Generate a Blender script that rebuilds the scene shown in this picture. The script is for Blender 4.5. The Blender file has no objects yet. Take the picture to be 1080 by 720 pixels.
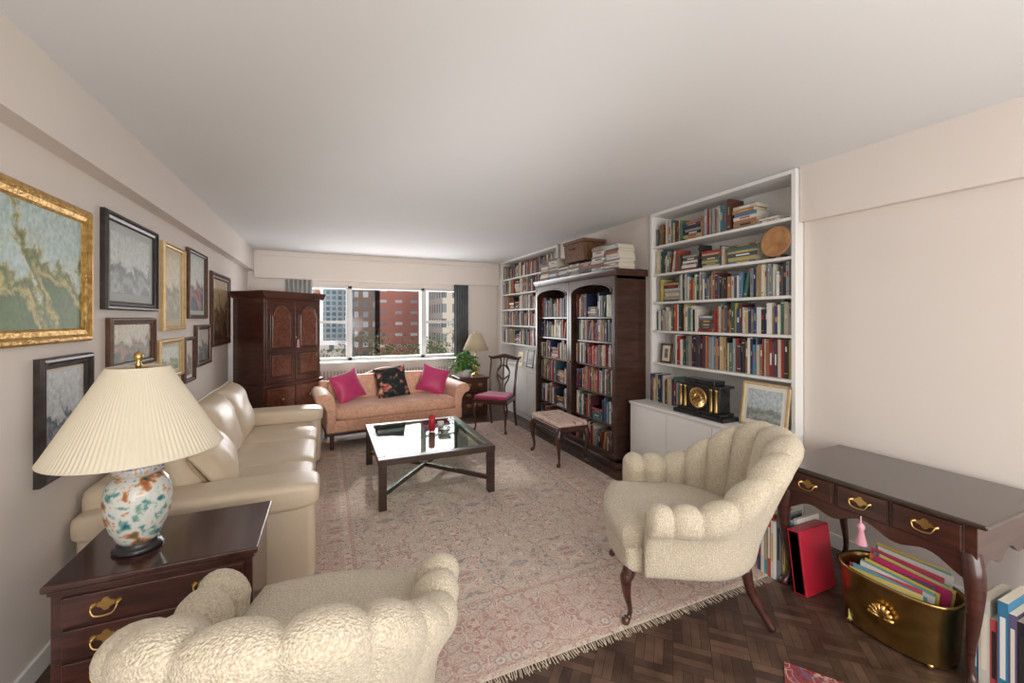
import bpy, math, random
from mathutils import Vector, Matrix, noise
random.seed(7)
pi=math.pi
S=bpy.context.scene
COL=S.collection
def T(x,y,z): return Matrix.Translation((x,y,z))
def R(a,ax): return Matrix.Rotation(a,4,ax)

# ---------------------------------------------------------------- materials
def newmat(name):
    m=bpy.data.materials.new(name); m.use_nodes=True
    nt=m.node_tree; b=nt.nodes['Principled BSDF']
    return m,nt,b
def c4(c): return (c[0],c[1],c[2],1)
def M(name,c1,c2=None,scale=5,rough=.5,metal=0,bump=0,bscale=60,detail=4,stretch=(1,1,1),coat=0,sheen=0,bdist=.01,vor=False,distort=0):
    m,nt,b=newmat(name); N=nt.nodes; L=nt.links
    b.inputs['Base Color'].default_value=c4(c1)
    b.inputs['Roughness'].default_value=rough; b.inputs['Metallic'].default_value=metal
    if coat: b.inputs['Coat Weight'].default_value=coat; b.inputs['Coat Roughness'].default_value=.12
    if sheen: b.inputs['Sheen Weight'].default_value=sheen
    tc=N.new('ShaderNodeTexCoord'); mp=N.new('ShaderNodeMapping'); mp.inputs['Scale'].default_value=stretch
    L.new(tc.outputs['Object'],mp.inputs[0])
    if c2:
        n=N.new('ShaderNodeTexNoise'); n.inputs['Scale'].default_value=scale; n.inputs['Detail'].default_value=detail
        n.inputs['Distortion'].default_value=distort
        L.new(mp.outputs[0],n.inputs['Vector'])
        r=N.new('ShaderNodeValToRGB'); r.color_ramp.elements[0].position=.3; r.color_ramp.elements[1].position=.7
        r.color_ramp.elements[0].color=c4(c1); r.color_ramp.elements[1].color=c4(c2)
        L.new(n.outputs['Fac'],r.inputs[0]); L.new(r.outputs[0],b.inputs['Base Color'])
    if bump:
        if vor:
            n=N.new('ShaderNodeTexVoronoi'); n.inputs['Scale'].default_value=bscale; o=n.outputs['Distance']
        else:
            n=N.new('ShaderNodeTexNoise'); n.inputs['Scale'].default_value=bscale; n.inputs['Detail'].default_value=3; o=n.outputs['Fac']
        L.new(tc.outputs['Object'],n.inputs['Vector'])
        bp=N.new('ShaderNodeBump'); bp.inputs['Strength'].default_value=bump; bp.inputs['Distance'].default_value=bdist
        L.new(o,bp.inputs['Height']); L.new(bp.outputs[0],b.inputs['Normal'])
    return m
def ART(name,cols,scale=4,distort=1.5,stretch=(1,1,1),rough=.6,vor=False,detail=6):
    m,nt,b=newmat(name); N=nt.nodes; L=nt.links
    tc=N.new('ShaderNodeTexCoord'); mp=N.new('ShaderNodeMapping'); mp.inputs['Scale'].default_value=stretch
    L.new(tc.outputs['Object'],mp.inputs[0])
    n=N.new('ShaderNodeTexNoise'); n.inputs['Scale'].default_value=scale; n.inputs['Detail'].default_value=detail; n.inputs['Distortion'].default_value=distort
    L.new(mp.outputs[0],n.inputs['Vector'])
    r=N.new('ShaderNodeValToRGB'); k=len(cols)
    while len(r.color_ramp.elements)<k: r.color_ramp.elements.new(.5)
    for i,c in enumerate(cols):
        r.color_ramp.elements[i].position=.28+.44*i/(k-1); r.color_ramp.elements[i].color=c4(c)
    L.new(n.outputs['Fac'],r.inputs[0]); L.new(r.outputs[0],b.inputs['Base Color'])
    b.inputs['Roughness'].default_value=rough
    return m
def LAND(name,sky,mid,dark,zlo,zhi,scale=7,amp=1.6):
    """landscape painting: dark ground and tree masses breaking into a pale sky"""
    m,nt,b=newmat(name); N=nt.nodes; L=nt.links
    tc=N.new('ShaderNodeTexCoord'); sp=N.new('ShaderNodeSeparateXYZ'); L.new(tc.outputs['Object'],sp.inputs[0])
    mr=N.new('ShaderNodeMapRange'); mr.inputs['From Min'].default_value=zlo; mr.inputs['From Max'].default_value=zhi
    L.new(sp.outputs['Z'],mr.inputs['Value'])
    n=N.new('ShaderNodeTexNoise'); n.inputs['Scale'].default_value=scale; n.inputs['Detail'].default_value=10; n.inputs['Roughness'].default_value=.6; n.inputs['Distortion'].default_value=.1
    L.new(tc.outputs['Object'],n.inputs['Vector'])
    a=N.new('ShaderNodeMath'); a.operation='MULTIPLY_ADD'; a.inputs[1].default_value=amp; L.new(n.outputs['Fac'],a.inputs[0])
    s=N.new('ShaderNodeMath'); s.operation='SUBTRACT'; L.new(mr.outputs[0],s.inputs[0]); s.inputs[1].default_value=amp/2
    L.new(s.outputs[0],a.inputs[2])
    r=N.new('ShaderNodeValToRGB'); md=tuple((p+q)/2 for p,q in zip(mid,dark)); ms=tuple(.35*p+.65*q for p,q in zip(mid,sky))
    st=((.18,dark),(.32,mid),(.38,md),(.46,dark),(.55,md),(.60,ms),(.72,sky))
    while len(r.color_ramp.elements)<len(st): r.color_ramp.elements.new(.5)
    for i,(p,c) in enumerate(st): r.color_ramp.elements[i].position=p; r.color_ramp.elements[i].color=c4(c)
    L.new(a.outputs[0],r.inputs[0])
    n2=N.new('ShaderNodeTexNoise'); n2.inputs['Scale'].default_value=45; n2.inputs['Detail'].default_value=6; L.new(tc.outputs['Object'],n2.inputs['Vector'])
    mo=N.new('ShaderNodeMixRGB'); mo.blend_type='OVERLAY'; mo.inputs[0].default_value=.7; L.new(r.outputs[0],mo.inputs[1]); L.new(n2.outputs['Fac'],mo.inputs[2])
    L.new(mo.outputs[0],b.inputs['Base Color']); b.inputs['Roughness'].default_value=.5
    return m
def GLASS(name,tint=(1,1,1),refl=.5,mixmin=.04,mixmax=.9):
    m=bpy.data.materials.new(name); m.use_nodes=True; nt=m.node_tree; N=nt.nodes; L=nt.links
    N.remove(N['Principled BSDF']); o=N['Material Output']
    t=N.new('ShaderNodeBsdfTransparent'); t.inputs[0].default_value=c4(tint)
    g=N.new('ShaderNodeBsdfGlossy'); g.inputs['Roughness'].default_value=.03
    f=N.new('ShaderNodeLayerWeight'); f.inputs[0].default_value=refl
    mr=N.new('ShaderNodeMapRange'); mr.inputs['To Min'].default_value=mixmin; mr.inputs['To Max'].default_value=mixmax
    L.new(f.outputs['Fresnel'],mr.inputs['Value'])
    mx=N.new('ShaderNodeMixShader'); L.new(mr.outputs[0],mx.inputs[0]); L.new(t.outputs[0],mx.inputs[1]); L.new(g.outputs[0],mx.inputs[2])
    L.new(mx.outputs[0],o.inputs[0]); return m

WALL=M('wall_paint',(.73,.66,.605),(.75,.68,.625),scale=2,rough=.75,bump=.05,bscale=200)
CEIL=M('ceiling_paint',(.79,.79,.79),(.81,.81,.81),scale=1.5,rough=.85)
WHITE=M('white_paint',(.80,.785,.76),(.83,.815,.79),scale=3,rough=.45)
MAHOG=M('mahogany',(.030,.010,.008),(.085,.027,.018),scale=4,rough=.28,stretch=(1,1,9),coat=.5,distort=1)
MAHOGT=M('mahogany_top',(.040,.015,.011),(.07,.026,.02),scale=5,rough=.2,stretch=(6,1,1),coat=.6)
DARKW=M('dark_walnut',(.024,.013,.010),(.06,.03,.02),scale=5,rough=.35,stretch=(1,1,7),coat=.3)
BURL=M('burl_veneer',(.06,.019,.011),(.21,.068,.036),scale=9,rough=.3,coat=.5,distort=3,detail=8)
BRASS=M('brass',(.60,.38,.13),(.72,.50,.2),scale=3,rough=.3,metal=1)
BRASSA=M('aged_brass',(.34,.22,.07),(.66,.46,.18),scale=5,rough=.3,metal=1,distort=1)
BOUCLE=M('cream_boucle',(.50,.42,.30),(.74,.66,.52),scale=150,rough=.95,bump=.75,bscale=185,vor=True,bdist=.006,sheen=.2,detail=2)
LEATH=M('cream_leather',(.66,.535,.39),(.73,.605,.455),scale=3,rough=.42,bump=.15,bscale=18,bdist=.01,coat=.1)
PEACH=M('peach_damask',(.62,.30,.19),(.80,.48,.33),scale=30,rough=.6,sheen=.3,bump=.1,bscale=150,distort=1.5,detail=2)
MAGEN=M('magenta_silk',(.45,.02,.11),(.58,.04,.17),scale=6,rough=.5,sheen=.4)
NEEDLE=ART('black_floral_needlepoint',[(.012,.012,.018),(.012,.012,.02),(.015,.015,.02),(.02,.04,.03),(.5,.13,.10),(.62,.42,.3)],scale=13,distort=.3,rough=.9,detail=2)
FLORAL=ART('floral_needlepoint',[(.30,.12,.12),(.62,.42,.36),(.72,.58,.48),(.66,.46,.40),(.45,.2,.2)],scale=16,distort=.4,rough=.9,detail=3)
GOLD=M('gilt_frame',(.45,.24,.06),(.76,.50,.17),scale=30,rough=.38,metal=.75,bump=.5,bscale=60,bdist=.01)
GOLDL=M('pale_gilt',(.55,.38,.17),(.70,.52,.28),scale=20,rough=.45,metal=.4)
BLACKF=M('ebony_frame',(.015,.012,.012),(.05,.04,.035),scale=20,rough=.35)
BROWNF=M('walnut_frame',(.06,.027,.016),(.14,.065,.038),scale=20,rough=.4)
MATB=M('mat_board',(.72,.68,.60),rough=.9)
MATG=M('grey_mat_board',(.52,.56,.54),rough=.9)
LAMPSH=M('pleated_shade',(.70,.63,.49),(.74,.67,.53),scale=4,rough=.9)
BLACK=M('black_slate',(.012,.012,.014),(.03,.03,.03),scale=10,rough=.25)
CREAM=M('cream_ceramic',(.8,.76,.66),rough=.4)
GREYC=M('grey_drape',(.10,.115,.12),(.15,.165,.17),scale=6,rough=.9)
GREYL=M('light_blind',(.42,.43,.41),(.5,.5,.48),scale=6,rough=.9)
CWICK=M('wicker',(.10,.045,.02),(.24,.12,.06),scale=50,rough=.7,bump=.8,bscale=90)
LEAF=M('leaf_green',(.04,.14,.02),(.12,.30,.05),scale=12,rough=.45)
RED=M('red_wax',(.45,.02,.03),rough=.4)
REDP=M('red_leatherette',(.42,.012,.03),(.52,.02,.05),scale=5,rough=.35)
PINK=M('pink_tassel',(.62,.28,.36),(.70,.38,.45),scale=60,rough=.9)
WINGL=GLASS('window_glass',refl=.1,mixmin=.0,mixmax=.25)
TABGL=GLASS('table_glass',tint=(.74,.84,.80),refl=.5,mixmin=.07,mixmax=.28)
PORC=ART('famille_porcelain',[(.04,.10,.20),(.06,.24,.28),(.20,.36,.30),(.62,.68,.64),(.70,.71,.67),(.70,.70,.66),(.55,.34,.16),(.45,.12,.05),(.10,.20,.12),(.05,.06,.08)],scale=19,distort=.2,rough=.12,detail=4)
PORCB=ART('blue_collar_porcelain',[(.02,.06,.30),(.6,.62,.62),(.50,.25,.04)],scale=30,rough=.2)

def bookmat():
    m,nt,b=newmat('book_cloth'); a=nt.nodes.new('ShaderNodeAttribute'); a.attribute_name='Col'
    nt.links.new(a.outputs['Color'],b.inputs['Base Color']); b.inputs['Roughness'].default_value=.5
    return m
BOOK=bookmat()

def floor_mat():
    m,nt,b=newmat('parquet'); N=nt.nodes; L=nt.links
    tc=N.new('ShaderNodeTexCoord'); A=.16; ROT=pi/4
    def brick(rot):
        mp=N.new('ShaderNodeMapping'); mp.inputs['Rotation'].default_value=(0,0,rot+ROT)
        L.new(tc.outputs['Object'],mp.inputs[0])
        br=N.new('ShaderNodeTexBrick'); br.offset=0; br.inputs['Scale'].default_value=1
        br.inputs['Brick Width'].default_value=A; br.inputs['Row Height'].default_value=A/4
        br.inputs['Mortar Size'].default_value=.001; br.inputs['Bias'].default_value=-.1
        br.inputs['Color1'].default_value=(.055,.031,.022,1); br.inputs['Color2'].default_value=(.13,.074,.05,1)
        br.inputs['Mortar'].default_value=(.012,.006,.004,1)
        L.new(mp.outputs[0],br.inputs[0]); return br
    a=brick(0); c=brick(pi/2)
    ch=N.new('ShaderNodeTexChecker'); ch.inputs['Scale'].default_value=1/A
    mpc=N.new('ShaderNodeMapping'); mpc.inputs['Rotation'].default_value=(0,0,ROT); mpc.inputs['Location'].default_value=(0,0,.1); L.new(tc.outputs['Object'],mpc.inputs[0]); L.new(mpc.outputs[0],ch.inputs[0])
    mx=N.new('ShaderNodeMixRGB'); L.new(ch.outputs['Fac'],mx.inputs[0]); L.new(a.outputs[0],mx.inputs[1]); L.new(c.outputs[0],mx.inputs[2])
    n=N.new('ShaderNodeTexNoise'); n.inputs['Scale'].default_value=9; n.inputs['Detail'].default_value=9; L.new(tc.outputs['Object'],n.inputs['Vector'])
    m2=N.new('ShaderNodeMixRGB'); m2.blend_type='OVERLAY'; m2.inputs[0].default_value=.9; L.new(mx.outputs[0],m2.inputs[1]); L.new(n.outputs['Fac'],m2.inputs[2])
    L.new(m2.outputs[0],b.inputs['Base Color'])
    rr=N.new('ShaderNodeMapRange'); rr.inputs['To Min'].default_value=.2; rr.inputs['To Max'].default_value=.6; L.new(n.outputs['Fac'],rr.inputs['Value']); L.new(rr.outputs[0],b.inputs['Roughness'])
    return m
FLOOR=floor_mat()

def rug_mat(name,hx,hy,field,alt,accents,border,seed=0,bw=.5):
    """accents: rose, slate blue, brick"""
    m,nt,b=newmat(name); N=nt.nodes; L=nt.links
    tc=N.new('ShaderNodeTexCoord'); sp=N.new('ShaderNodeSeparateXYZ'); L.new(tc.outputs['Object'],sp.inputs[0])
    def math_(op,a,bv=None):
        q=N.new('ShaderNodeMath'); q.operation=op
        if hasattr(a,'is_output'): L.new(a,q.inputs[0])
        else: q.inputs[0].default_value=a
        if bv is not None:
            if hasattr(bv,'is_output'): L.new(bv,q.inputs[1])
            else: q.inputs[1].default_value=bv
        return q.outputs[0]
    def mix(f,a,c):
        q=N.new('ShaderNodeMixRGB')
        if hasattr(f,'is_output'): L.new(f,q.inputs[0])
        else: q.inputs[0].default_value=f
        L.new(a,q.inputs[1])
        if hasattr(c,'is_output'): L.new(c,q.inputs[2])
        else: q.inputs[2].default_value=c4(c)
        return q.outputs[0]
    ax=math_('ABSOLUTE',sp.outputs['X']); ay=math_('ABSOLUTE',sp.outputs['Y'])
    dist=math_('MINIMUM',math_('SUBTRACT',hx,ax),math_('SUBTRACT',hy,ay))
    fx=math_('PINGPONG',sp.outputs['X'],.34); fy=math_('PINGPONG',sp.outputs['Y'],.44)
    cf=N.new('ShaderNodeCombineXYZ'); L.new(fx,cf.inputs[0]); L.new(fy,cf.inputs[1]); cf.inputs[2].default_value=seed+.3
    n1=N.new('ShaderNodeTexNoise'); n1.inputs['Scale'].default_value=13; n1.inputs['Detail'].default_value=2; n1.inputs['Distortion'].default_value=.6
    L.new(cf.outputs[0],n1.inputs['Vector'])
    r=N.new('ShaderNodeValToRGB'); el=r.color_ramp.elements; r.color_ramp.interpolation='CONSTANT'
    pale=tuple(min(.8,q*1.12) for q in field)
    cols=[accents[1],field,alt,field,accents[0],pale,accents[2],field]
    while len(el)<8: el.new(.5)
    for i,(p,c) in enumerate(zip((0,.36,.43,.475,.535,.56,.63,.655),cols)): el[i].position=p; el[i].color=c4(c)
    L.new(n1.outputs['Fac'],r.inputs[0])
    n3=N.new('ShaderNodeTexNoise'); n3.inputs['Scale'].default_value=8; n3.inputs['Detail'].default_value=1; L.new(cf.outputs[0],n3.inputs['Vector'])
    vine=math_('SUBTRACT',1.0,math_('MINIMUM',math_('MULTIPLY',math_('ABSOLUTE',math_('SUBTRACT',n3.outputs['Fac'],.5)),40.0),1.0))
    c1=mix(math_('MULTIPLY',vine,.8),r.outputs[0],accents[2])
    v=N.new('ShaderNodeTexVoronoi'); v.inputs['Scale'].default_value=8; v.inputs['Randomness'].default_value=.6; L.new(cf.outputs[0],v.inputs['Vector'])
    def ringf(st):
        dot=N.new('ShaderNodeValToRGB'); de=dot.color_ramp.elements; dot.color_ramp.interpolation='CONSTANT'
        while len(de)<len(st): de.new(.5)
        for i,(p,vv) in enumerate(st): de[i].position=p; de[i].color=(vv,vv,vv,1)
        L.new(v.outputs['Distance'],dot.inputs[0]); return dot.outputs[0]
    c2=mix(math_('MULTIPLY',ringf(((0,1),(.15,0))),.8),c1,accents[0]); c3=mix(math_('MULTIPLY',ringf(((0,0),(.15,1),(.21,0))),.7),c2,pale); c3=mix(math_('MULTIPLY',ringf(((0,0),(.21,1),(.27,0))),.7),c3,accents[1])
    nw=N.new('ShaderNodeTexNoise'); nw.inputs['Scale'].default_value=2.5; nw.inputs['Detail'].default_value=6; L.new(tc.outputs['Object'],nw.inputs['Vector'])
    rw=N.new('ShaderNodeMapRange'); rw.inputs['From Min'].default_value=.3; rw.inputs['From Max'].default_value=.7; rw.inputs['To Min'].default_value=.12; rw.inputs['To Max'].default_value=.5; L.new(nw.outputs['Fac'],rw.inputs['Value'])
    c5=mix(rw.outputs[0],c3,tuple(.7*p+.3*q for p,q in zip(field,alt)))
    rb=N.new('ShaderNodeValToRGB'); eb=rb.color_ramp.elements; rb.color_ramp.interpolation='CONSTANT'
    bands=[(0,.0),(.02,.7),(.045,.1),(.09,.6),(.105,.42),(bw-.11,.0),(bw-.06,.7),(bw-.035,.0)]
    while len(eb)<len(bands): eb.new(.5)
    for i,(p,vv) in enumerate(bands): eb[i].position=p; eb[i].color=(vv,vv,vv,1)
    L.new(dist,rb.inputs[0])
    c6=mix(math_('MULTIPLY',rb.outputs[0],.5),c5,border)
    n2=N.new('ShaderNodeTexNoise'); n2.inputs['Scale'].default_value=110; n2.inputs['Detail'].default_value=3; L.new(tc.outputs['Object'],n2.inputs['Vector'])
    mo=N.new('ShaderNodeMixRGB'); mo.blend_type='OVERLAY'; mo.inputs[0].default_value=.6; L.new(c6,mo.inputs[1]); L.new(n2.outputs['Fac'],mo.inputs[2])
    L.new(mo.outputs[0],b.inputs['Base Color']); b.inputs['Roughness'].default_value=.95
    bp=N.new('ShaderNodeBump'); bp.inputs['Strength'].default_value=.3; bp.inputs['Distance'].default_value=.005; L.new(n2.outputs['Fac'],bp.inputs['Height']); L.new(bp.outputs[0],b.inputs['Normal'])
    return m

def facade(name,wall,glass,w,h,mort,vary=None,z0=0):
    m,nt,b=newmat(name); N=nt.nodes; L=nt.links
    tc=N.new('ShaderNodeTexCoord'); sp=N.new('ShaderNodeSeparateXYZ'); L.new(tc.outputs['Object'],sp.inputs[0])
    ad=N.new('ShaderNodeMath'); ad.operation='ADD'; L.new(sp.outputs['X'],ad.inputs[0]); L.new(sp.outputs['Y'],ad.inputs[1])
    cb=N.new('ShaderNodeCombineXYZ'); L.new(ad.outputs[0],cb.inputs[0]); L.new(sp.outputs['Z'],cb.inputs[1])
    br=N.new('ShaderNodeTexBrick'); br.offset=0; br.inputs['Scale'].default_value=1
    br.inputs['Brick Width'].default_value=w; br.inputs['Row Height'].default_value=h; br.inputs['Mortar Size'].default_value=mort; br.inputs['Mortar Smooth'].default_value=0
    br.inputs['Color1'].default_value=c4(glass); br.inputs['Color2'].default_value=c4(vary or glass); br.inputs['Mortar'].default_value=c4(wall)
    L.new(cb.outputs[0],br.inputs[0]); L.new(br.outputs[0],b.inputs['Base Color']); b.inputs['Roughness'].default_value=.7
    return m

# ---------------------------------------------------------------- mesh helpers
def obj(name,verts,faces,mat,parent=None,smooth=False,bevel=0,seg=2,mtx=None,subd=0):
    if mtx is not None: verts=[mtx@Vector(v) for v in verts]
    me=bpy.data.meshes.new(name); me.from_pydata([tuple(v) for v in verts],[],faces); me.update()
    me.materials.append(mat)
    import bmesh
    bm=bmesh.new(); bm.from_mesh(me); bmesh.ops.recalc_face_normals(bm,faces=bm.faces); bm.to_mesh(me); bm.free()
    o=bpy.data.objects.new(name,me); COL.objects.link(o)
    if parent: o.parent=parent
    if smooth or bevel:
        for p in me.polygons: p.use_smooth=True
    if bevel:
        md=o.modifiers.new('bevel','BEVEL'); md.width=bevel; md.segments=seg; md.limit_method='ANGLE'; md.angle_limit=.6; md.harden_normals=True
    if subd:
        md=o.modifiers.new('sub','SUBSURF'); md.levels=subd; md.render_levels=subd
    return o
def grp(name,loc=(0,0,0),rz=0):
    e=bpy.data.objects.new(name,None); e.location=loc; e.rotation_euler=(0,0,rz); e.empty_display_size=.1; COL.objects.link(e); return e
BF=[(0,3,2,1),(4,5,6,7),(0,1,5,4),(1,2,6,5),(2,3,7,6),(3,0,4,7)]
def bv(x0,x1,y0,y1,z0,z1): return [(x0,y0,z0),(x1,y0,z0),(x1,y1,z0),(x0,y1,z0),(x0,y0,z1),(x1,y0,z1),(x1,y1,z1),(x0,y1,z1)]
def box(name,x0,x1,y0,y1,z0,z1,mat,parent=None,bevel=0,seg=2,mtx=None):
    return obj(name,bv(x0,x1,y0,y1,z0,z1),BF,mat,parent,bevel=bevel,seg=seg,mtx=mtx)
def boxes(name,lst,mat,parent=None,bevel=0,mtx=None):
    V=[];F=[]
    for b in lst:
        n=len(V); V+=bv(*b); F+=[tuple(n+i for i in f) for f in BF]
    return obj(name,V,F,mat,parent,bevel=bevel,mtx=mtx)
def prism(name,pts,plane,t0,t1,mat,parent=None,bevel=0,mtx=None,seg=2):
    n=len(pts); V=[]
    for t in (t0,t1):
        for a,b in pts:
            V.append({'xz':(a,t,b),'yz':(t,a,b),'xy':(a,b,t)}[plane])
    F=[tuple(range(n)),tuple(range(2*n-1,n-1,-1))]+[(i,(i+1)%n,n+(i+1)%n,n+i) for i in range(n)]
    return obj(name,V,F,mat,parent,bevel=bevel,mtx=mtx,seg=seg)
def lathe(name,prof,mat,parent=None,seg=28,mtx=None,mod=None,smooth=True):
    V=[];F=[]
    for r,z in prof:
        for i in range(seg):
            a=2*pi*i/seg; rr=r*(mod(a,z) if mod else 1)
            V.append((rr*math.cos(a),rr*math.sin(a),z))
    for j in range(len(prof)-1):
        for i in range(seg):
            k=(i+1)%seg; F.append((j*seg+i,j*seg+k,(j+1)*seg+k,(j+1)*seg+i))
    if prof[0][0]>1e-4 : F.append(tuple(range(seg-1,-1,-1)))
    if prof[-1][0]>1e-4: F.append(tuple((len(prof)-1)*seg+i for i in range(seg)))
    return obj(name,V,F,mat,parent,smooth=smooth,mtx=mtx)
def sweepdata(pts,rad,seg=8,flat=1):
    pts=[Vector(p) for p in pts]; V=[];F=[]
    up=Vector((0.13,.31,.94)); 
    for i,p in enumerate(pts):
        t=(pts[min(i+1,len(pts)-1)]-pts[max(i-1,0)]).normalized()
        if i==0:
            u=t.cross(up); 
            if u.length<.2: u=t.cross(Vector((1,0,0)))
        else: u=u-t*u.dot(t)
        u.normalize(); w=t.cross(u); r=rad[i] if hasattr(rad,'__len__') else rad
        for k in range(seg):
            a=2*pi*k/seg; V.append(p+u*(r*math.cos(a))+w*(r*flat*math.sin(a)))
    for j in range(len(pts)-1):
        for k in range(seg):
            q=(k+1)%seg; F.append((j*seg+k,j*seg+q,(j+1)*seg+q,(j+1)*seg+k))
    F.append(tuple(range(seg-1,-1,-1))); F.append(tuple((len(pts)-1)*seg+k for k in range(seg)))
    return V,F
def smoothpts(pts,k=4):
    P=[Vector(p) for p in pts]; out=[]
    for i in range(len(P)-1):
        p0=P[max(i-1,0)];p1=P[i];p2=P[i+1];p3=P[min(i+2,len(P)-1)]
        for j in range(k):
            t=j/k; out.append(.5*((2*p1)+(p2-p0)*t+(2*p0-5*p1+4*p2-p3)*t*t+(3*p1-p0-3*p2+p3)*t**3))
    out.append(P[-1]); return out
def sweep(name,pts,rad,mat,parent=None,seg=10,k=4,mtx=None):
    if k>1:
        if not hasattr(rad,'__len__'): rad=[rad]*len(pts)
        rr=[v.x for v in smoothpts([(r,0,0) for r in rad],k)]; pp=smoothpts(pts,k)
    else: pp=pts; rr=rad
    V,F=sweepdata(pp,rr,seg); return obj(name,V,F,mat,parent,smooth=True,mtx=mtx)
def sell(name,c,s,e1,e2,mat,parent=None,mtx=None,nu=40,nv=20):
    V=[];F=[]
    def sp(v,e): return math.copysign(abs(v)**e,v)
    for j in range(nv+1):
        v=-pi/2+pi*j/nv
        for i in range(nu):
            u=2*pi*i/nu
            V.append((s[0]*sp(math.cos(v),e1)*sp(math.cos(u),e2),s[1]*sp(math.cos(v),e1)*sp(math.sin(u),e2),s[2]*sp(math.sin(v),e1)))
    for j in range(nv):
        for i in range(nu):
            k=(i+1)%nu; F.append((j*nu+i,j*nu+k,(j+1)*nu+k,(j+1)*nu+i))
    m=T(*c) if mtx is None else T(*c)@mtx
    o=obj(name,V,F,mat,parent,smooth=True,mtx=m)
    return o
def pillow(name,w,h,t,mat,parent=None,mtx=None,n=16,pw=2.6,pinch=.06,wr=.0,seed=0):
    V=[];F=[]
    for s in (1,-1):
        for j in range(n+1):
            for i in range(n+1):
                x=-1+2*i/n; y=-1+2*j/n
                x=math.sin(x*pi/2); y=math.sin(y*pi/2)
                z=t/2*((1-abs(x)**pw)*(1-abs(y)**pw))**.55
                X=x*w/2*(1-pinch*(1-y*y)); Y=y*h/2*(1-pinch*(1-x*x))
                if wr: z+=wr*noise.noise(Vector((x*2.3,y*2.3,seed)))*(1-abs(x)**4)*(1-abs(y)**4)
                V.append((X,Y,s*z))
    m=(n+1)**2
    for s in (0,1):
        for j in range(n):
            for i in range(n):
                a=s*m+j*(n+1)+i; F.append((a,a+1,a+n+2,a+n+1))
    o=obj(name,V,F,mat,parent,smooth=True,mtx=mtx)
    md=o.modifiers.new('w','WELD'); md.merge_threshold=.0015
    return o
UPX=R(pi/2,'Z')@R(pi/2,'X')   # pillow plane -> normal +X, up Z
UPY=R(pi/2,'X')               # normal -Y, up Z

class MB:
    def __init__(s): s.V=[];s.F=[];s.C=[]
    def box(s,x0,x1,y0,y1,z0,z1,c,mtx=None,top=None):
        n=len(s.V); v=bv(x0,x1,y0,y1,z0,z1)
        if mtx is not None: v=[tuple(mtx@Vector(p)) for p in v]
        s.V+=v
        for f in BF: s.F.append(tuple(n+i for i in f)); s.C.append(c)
        if top is not None: s.C[-5]=top
    def build(s,name,parent=None,mat=None):
        me=bpy.data.meshes.new(name); me.from_pydata(s.V,[],s.F); me.update(); me.materials.append(mat or BOOK)
        a=me.color_attributes.new('Col','FLOAT_COLOR','CORNER')
        for p in me.polygons:
            for li in p.loop_indices: a.data[li].color=c4(s.C[p.index])
        o=bpy.data.objects.new(name,me); COL.objects.link(o)
        if parent: o.parent=parent
        return o
PAL=[(.72,.69,.62),(.66,.61,.52),(.76,.75,.71),(.62,.55,.42),(.7,.68,.6),(.02,.03,.08),(.03,.06,.17),(.30,.03,.03),(.38,.05,.04),(.02,.02,.02),(.03,.03,.03),(.03,.08,.05),(.07,.16,.12),(.36,.23,.11),(.26,.14,.07),(.06,.15,.19),(.16,.07,.04),(.45,.35,.17),(.3,.3,.3),(.45,.20,.09),(.1,.03,.05),(.5,.5,.46),(.06,.1,.14),(.2,.22,.24),(.35,.38,.4),(.5,.07,.05),(.48,.38,.14),(.1,.22,.34),(.12,.09,.07),(.55,.5,.4)]
PAGE=(.68,.62,.5)
LAB=[(.75,.7,.58),(.55,.40,.14),(.8,.8,.77),(.45,.04,.04),(.03,.03,.03),(.6,.46,.16)]
def upbook(mb,xf,dep,y,w,z,h,c,lean=0,sgn=1):
    m=T(xf,y,z)@R(lean,'X')
    k=random.uniform(.85,1.12); c=tuple(q*k for q in c)
    mb.box(0,dep,0,w,0,h,c,m,PAGE)
    if random.random()<.75:
        a=random.uniform(.6,.86)*h; l=random.uniform(.1,.32)*h; k=random.uniform(.22,.38)
        lb=random.choice(LAB); 
        if random.random()<.5: lb=tuple(.5*q+.5*cc for q,cc in zip(lb,c))
        mb.box(-.0012,.001,w*k,w*(1-k),a-l,a,lb,m)
    if random.random()<.4:
        mb.box(-.0014,.001,w*.05,w*.95,h*.12,h*.14,random.choice(LAB),m)
    if random.random()<.3:
        mb.box(-.0014,.001,w*.05,w*.95,h*.90,h*.92,random.choice(LAB),m)
def flatstack(mb,xf,dep,y0,L,z,n,hmax=99,pal=PAL):
    zz=z
    for i in range(n):
        t=random.uniform(.013,.034)
        if zz+t-z>hmax: break
        l=L*random.uniform(.82,1); o=random.uniform(0,L-l); dx=random.uniform(0,.02)
        c=random.choice(pal)
        mb.box(xf+dx,xf+dx+dep,y0+o,y0+o+l,zz,zz+t,PAGE)
        mb.box(xf+dx-.001,xf+dx+dep+.001,y0+o-.001,y0+o+l+.001,zz+t-.002,zz+t,c)
        mb.box(xf+dx-.001,xf+dx+.002,y0+o,y0+o+l,zz,zz+t,c)
        if random.random()<.6: mb.box(xf+dx-.002,xf+dx,y0+o+l*.25,y0+o+l*.7,zz+t*.3,zz+t*.7,random.choice(LAB))
        zz+=t
    return zz
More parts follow.
